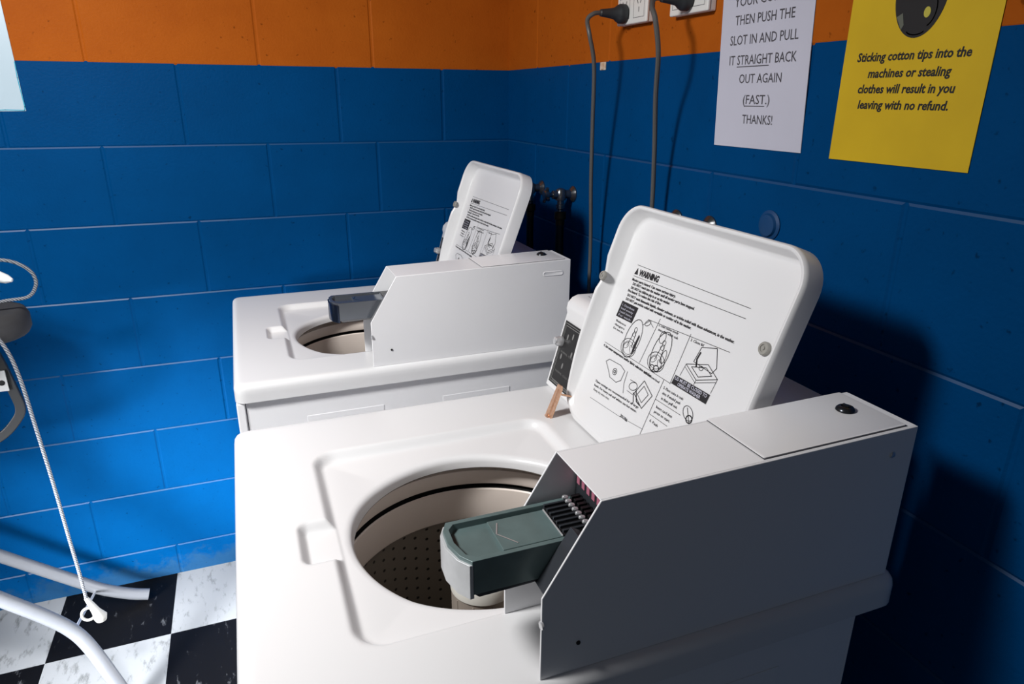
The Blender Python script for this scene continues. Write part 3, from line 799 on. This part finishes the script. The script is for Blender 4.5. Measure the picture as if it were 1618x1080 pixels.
make_cord(-.932, 1.590, [(-.074, -.932, 1.590), (-.090, -.934, 1.588), (-.103, -.948, 1.574), (-.103, -.962, 1.552), (-.090, -.958, 1.50), (-.070, -.928, 1.43), (-.050, -.906, 1.33), (-.040, -.896, 1.22), (-.040, -.896, 1.05), (-.04, -.89, .8), (-.04, -.88, .45)],
          'grey power cord from the socket beside the white notice, dropping behind the near raised lid')
bm = bmesh.new(); box(bm, (-.0022, -.608, 1.486), (-.0002, -.582, 1.503)); box(bm, (-.004, -.598, 1.487), (-.002, -.589, 1.501))
tag(obj('cable_clip', bm, mat('white_clip', (214, 208, 196), .6, rgb2=(190, 150, 110), vscale=120), bevel=.001), 'small whitish clip on the right wall beside the longer grey cord', 'clip')

# ------------------------------------------------------------------ notices
def sheet(name, label, origin, U, V, w, h, m, curl=0.004):
    """a sheet of paper lifting slightly off the wall; origin = bottom left corner"""
    U = Vector(U).normalized(); V = Vector(V).normalized(); N = U.cross(V)
    t = thing(name, label, 'notice', origin)
    bm = bmesh.new(); n = 12
    def P(i, j, e): 
        u, v = i / n, j / n
        return U * (u * w) + V * (v * h) + N * (.0008 + e)
    g = [[[bm.verts.new(P(i, j, e)) for j in range(n + 1)] for i in range(n + 1)] for e in (.0006, 0)]
    for k, G in enumerate(g):
        for i in range(n):
            for j in range(n):
                q = [G[i][j], G[i + 1][j], G[i + 1][j + 1], G[i][j + 1]]
                nf(bm, q if k == 0 else q[::-1])
    obj('paper', bm, m, t)
    return t, U, V, N
t, U, V, N = sheet('paper_notice', 'white paper notice in capital letters about pushing the coin slot in', (0, -1.0195, 1.351), (0, -1, 0.002), (0, 0.012, .21), .208, .297, PAPERWHITE)
pr = Print(N * .0017, U, V)
T0 = -1.0195
for s, ya, yb, z, hh in (('YOUR COINS IN', -1.049, -1.196, 1.568, .0145), ('THEN PUSH THE', -1.0535, -1.1885, 1.5405, .0145), ('SLOT IN AND PULL', -1.044, -1.1995, 1.5105, .0145), ('IT STRAIGHT BACK', -1.0455, -1.2000, 1.4800, .0145),
                        ('OUT AGAIN', -1.0735, -1.1720, 1.4515, .0140), ('(FAST.)', -1.0870, -1.1500, 1.4195, .0140), ('THANKS!', -1.0885, -1.1600, 1.3890, .0140)):
    pr.text(s, T0 - ya + .001, z - 1.351, hh, ya - yb, bold=.004)
pr.rect(T0 + 1.066, 1.4760 - 1.351, T0 + 1.1425, 1.4774 - 1.351)
pr.rect(T0 + 1.0925, 1.4155 - 1.351, T0 + 1.1400, 1.4169 - 1.351)
pr.done('lettering', [INKGREY], t)

t, U, V, N = sheet('paper_notice', 'yellow paper notice with a black camera dome and bold warning text', (0, -1.2835, 1.348), (0, -1, 0), (0, 0, 1), .2095, .297, PAPERYELLOW)
pr = Print(N * .0017, U, V); T0 = -1.2835
for s, ya, yb, z in (('Sticking cotton tips into the', -1.3065, -1.467, 1.4745), ('machines or stealing', -1.328, -1.4465, 1.4545), ('clothes will result in you', -1.3155, -1.4555, 1.4355), ('leaving with no refund.', -1.3195, -1.4515, 1.4160)):
    pr.text(s, T0 - ya, z - 1.348, .0105, ya - yb, bold=.028, shear=.12)
uc = T0 + 1.3875
pr.poly([(uc + .0365 * math.cos(a), .204 + .0535 * math.sin(a)) for a in [math.pi * (1 + i / 26) for i in range(27)]], 0)
pr.poly([(uc - .052, .213), (uc - .036, .205), (uc + .036, .205), (uc + .052, .213), (uc + .046, .262), (uc - .046, .262)], 0)
pr.disc(uc + .012, .178, .0045, .006, 1, .0003)
pr.ell(uc + .010, .182, .014, .020, .0016, 2, a0=-70, a1=40)
pr.poly([(uc - .030, .176), (uc - .022, .180), (uc - .018, .166), (uc - .021, .161)], 2, .0003)
pr.ell(uc, .160, .013, .006, .0014, 2, a0=200, a1=330)
pr.done('camera_picture', [LENSBLACK, LENSHI, LENSGREY], t)

t, U, V, N = sheet('paper_notice', 'pale glossy notice at the upper left edge of the photo, on the left wall', (-1.556, 0, 1.386), (1, 0, .012), (-.012, 0, 1), .304, .42, mat('glossy_white_paper', (176, 196, 208), .3, coat=.2))
pr = Print(N * .0017, U, V)
TEAL = mat('teal_ink', (20, 150, 180), .5)
pr.line([(.225, .0012), (.262, .003), (.3015, .0015), (.3032, .010), (.302, .075), (.3035, .11)], .0022)
pr.done('teal_edging', [TEAL], t)
pr = Print(N * .0017, U, V)
pr.poly([(.236, .052), (.246, .049), (.252, .043), (.249, .036), (.232, .034), (.242, .040), (.235, .046)])
pr.done('teal_mark', [TEAL], t)

# ------------------------------------------------------------------ ironing board at the left edge
ib = thing('ironing_board', 'ironing board with charcoal cover and white tubular legs at the left edge', 'ironing board', (-1.6, -.28, 0))
bo = Vector((-1.6, -.28, 0))
def ibo(nm, bm, m, parent=ib, **k):
    bmesh.ops.translate(bm, verts=bm.verts, vec=-bo); return obj(nm, bm, m, parent, **k)
bm = bmesh.new()
def board_outline(ins):
    P = []
    L = [(-1.274, 0), (-1.277, .034), (-1.288, .062), (-1.306, .082), (-1.34, .100), (-1.42, .124), (-1.55, .145), (-1.75, .160), (-2.1, .165)]
    for x, h in L: P.append((x - ins * .8, -.28 - max(h - ins, 0.0)))
    for x, h in L[::-1]:
        if h: P.append((x - ins * .8, -.28 + max(h - ins, 0.0)))
    return P
loft(bm, [[(x, y, z) for x, y in board_outline(i)] for i, z in ((.02, .915), (.005, .917), (0, .925), (0, .955), (.004, .966), (.010, .972), (.018, .974))], True, True)
ibo('board', bm, CLOTH, angle=60)
def legtube(pts): 
    bm = bmesh.new(); tube(bm, smooth_path(pts, 10), .0165, 18); return bm
ibo('leg', legtube([(-2.02, -.10, .66), (-1.75, -.10, .432), (-1.52, -.10, .244), (-1.37, -.10, .122), (-1.31, -.10, .074), (-1.262, -.10, .046), (-1.222, -.10, .028), (-1.188, -.10, .0175)]), TUBEWHITE)
ibo('leg', legtube([(-2.02, -.405, .86), (-1.80, -.405, .67), (-1.58, -.405, .462), (-1.428, -.405, .312), (-1.355, -.405, .240), (-1.308, -.410, .190), (-1.272, -.430, .145), (-1.222, -.480, .066), (-1.192, -.515, .0175)]), TUBEWHITE)
bm = bmesh.new(); tube(bm, [(-1.318, -.085, .066), (-1.302, -.413, .178)], .0035, 8); ibo('tie_rod', bm, SILVER)
bm = bmesh.new()
pth = [Vector(p) for p in ((-1.370, -.28, .930), (-1.350, -.28, .86), (-1.336, -.28, .78), (-1.331, -.28, .735), (-1.345, -.28, .705), (-1.385, -.28, .668), (-1.46, -.28, .64), (-1.60, -.28, .63))]
pth = smooth_path(pth, 5)
rings = []
for i, p in enumerate(pth):
    tt = (pth[min(i + 1, len(pth) - 1)] - pth[max(i - 1, 0)]).normalized(); nn = tt.cross(Vector((0, 1, 0)))
    rings.append([p + Vector((0, sy * .006, 0)) + nn * sx * .010 for sx, sy in ((-1, -1), (1, -1), (1, 1), (-1, 1))])
loft(bm, rings, True, True)
br = ibo('support_bracket', bm, BRACKET, bevel=.002)
bm = bmesh.new(); box(bm, (-1.44, -.2925, .785), (-1.340, -.2885, .835)); lathe(bm, [(.0065, 0), (.0065, .0012), (.0045, .0014)], (-1.3505, -.2925, .806), (0, -1, 0), 16, 1)
bmesh.ops.translate(bm, verts=bm.verts, vec=-bo); obj('plate', bm, [SILVER, BLACK], br)

# iron standing on the board, only its heel and its braided cord reach into the photo
it = thing('clothes_iron', 'white clothes iron on the ironing board, its braided cord and plug hanging down', 'iron', (-1.43, -.28, .974))
io = Vector((-1.43, -.28, .974))
def iro(nm, bm, m, parent=it, **k):
    bmesh.ops.translate(bm, verts=bm.verts, vec=-io); return obj(nm, bm, m, parent, **k)
bm = bmesh.new()
def iron_ring(x0, x1, wd, z, n=14):
    P = []
    for i in range(n + 1):
        t_ = i / n; x = x1 + (x0 - x1) * t_; P.append((x, -.28 - wd * (1 - t_ ** 2.2), z))
    for i in range(n, -1, -1):
        t_ = i / n; x = x1 + (x0 - x1) * t_
        if i < n: P.append((x, -.28 + wd * (1 - t_ ** 2.2), z))
    return P
loft(bm, [iron_ring(-1.62, -1.385, .055, .9745), iron_ring(-1.62, -1.385, .055, .979)], True, True); iro('soleplate', bm, SILVER)
bm = bmesh.new(); loft(bm, [iron_ring(-1.615, -1.388, .052, .979), iron_ring(-1.61, -1.386, .05, 1.0), iron_ring(-1.58, -1.384, .038, 1.025), iron_ring(-1.54, -1.384, .028, 1.035)], True, True)
tube(bm, smooth_path([(-1.53, -.28, 1.03), (-1.50, -.28, 1.078), (-1.42, -.28, 1.088), (-1.375, -.28, 1.078), (-1.385, -.28, 1.02)], 6), .016, 14)
tube(bm, [(-1.372, -.28, 1.076), (-1.340, -.285, 1.064), (-1.310, -.292, 1.053), (-1.290, -.298, 1.046), (-1.280, -.30, 1.043)], [.013, .014, .0135, .010, .004], 14)
iro('body', bm, IRONWHITE, angle=50)
bm = bmesh.new()
cp_ = [(-1.385, -.30, 1.082), (-1.345, -.30, 1.0885), (-1.293, -.30, 1.0895), (-1.261, -.30, 1.0778), (-1.2405, -.30, 1.0560), (-1.2385, -.30, 1.0290), (-1.258, -.30, 1.0035), (-1.300, -.302, .9990), (-1.345, -.312, .9940), (-1.362, -.345, .9880),
       (-1.345, -.40, .985), (-1.312, -.420, .978), (-1.284, -.432, .930), (-1.272, -.433, .86), (-1.266, -.433, .74), (-1.260, -.433, .60), (-1.256, -.433, .45), (-1.253, -.433, .36), (-1.252, -.433, .281)]
tube(bm, smooth_path(cp_, 10), .0037, 10)
iro('braided_cord', bm, BRAID)
bm = bmesh.new(); b0 = Vector((-1.252, -.433, .284))
tube(bm, [b0, b0 + Vector((.006, 0, -.018)), b0 + Vector((.015, -.004, -.040)), b0 + Vector((.022, -.006, -.056)), b0 + Vector((.022, -.006, -.066))], [.0050, .0070, .0100, .0150, .0120], 16)
ring_c = b0 + Vector((-.003, 0, -.046))
R3 = [ring_c + Vector((.0145 * math.cos(a), .004 * math.sin(a), .0145 * math.sin(a))) for a in [2 * math.pi * i / 20 for i in range(21)]]
tube(bm, R3, .0035, 8)
iro('pull_plug', bm, PLUGWHITE, angle=50)
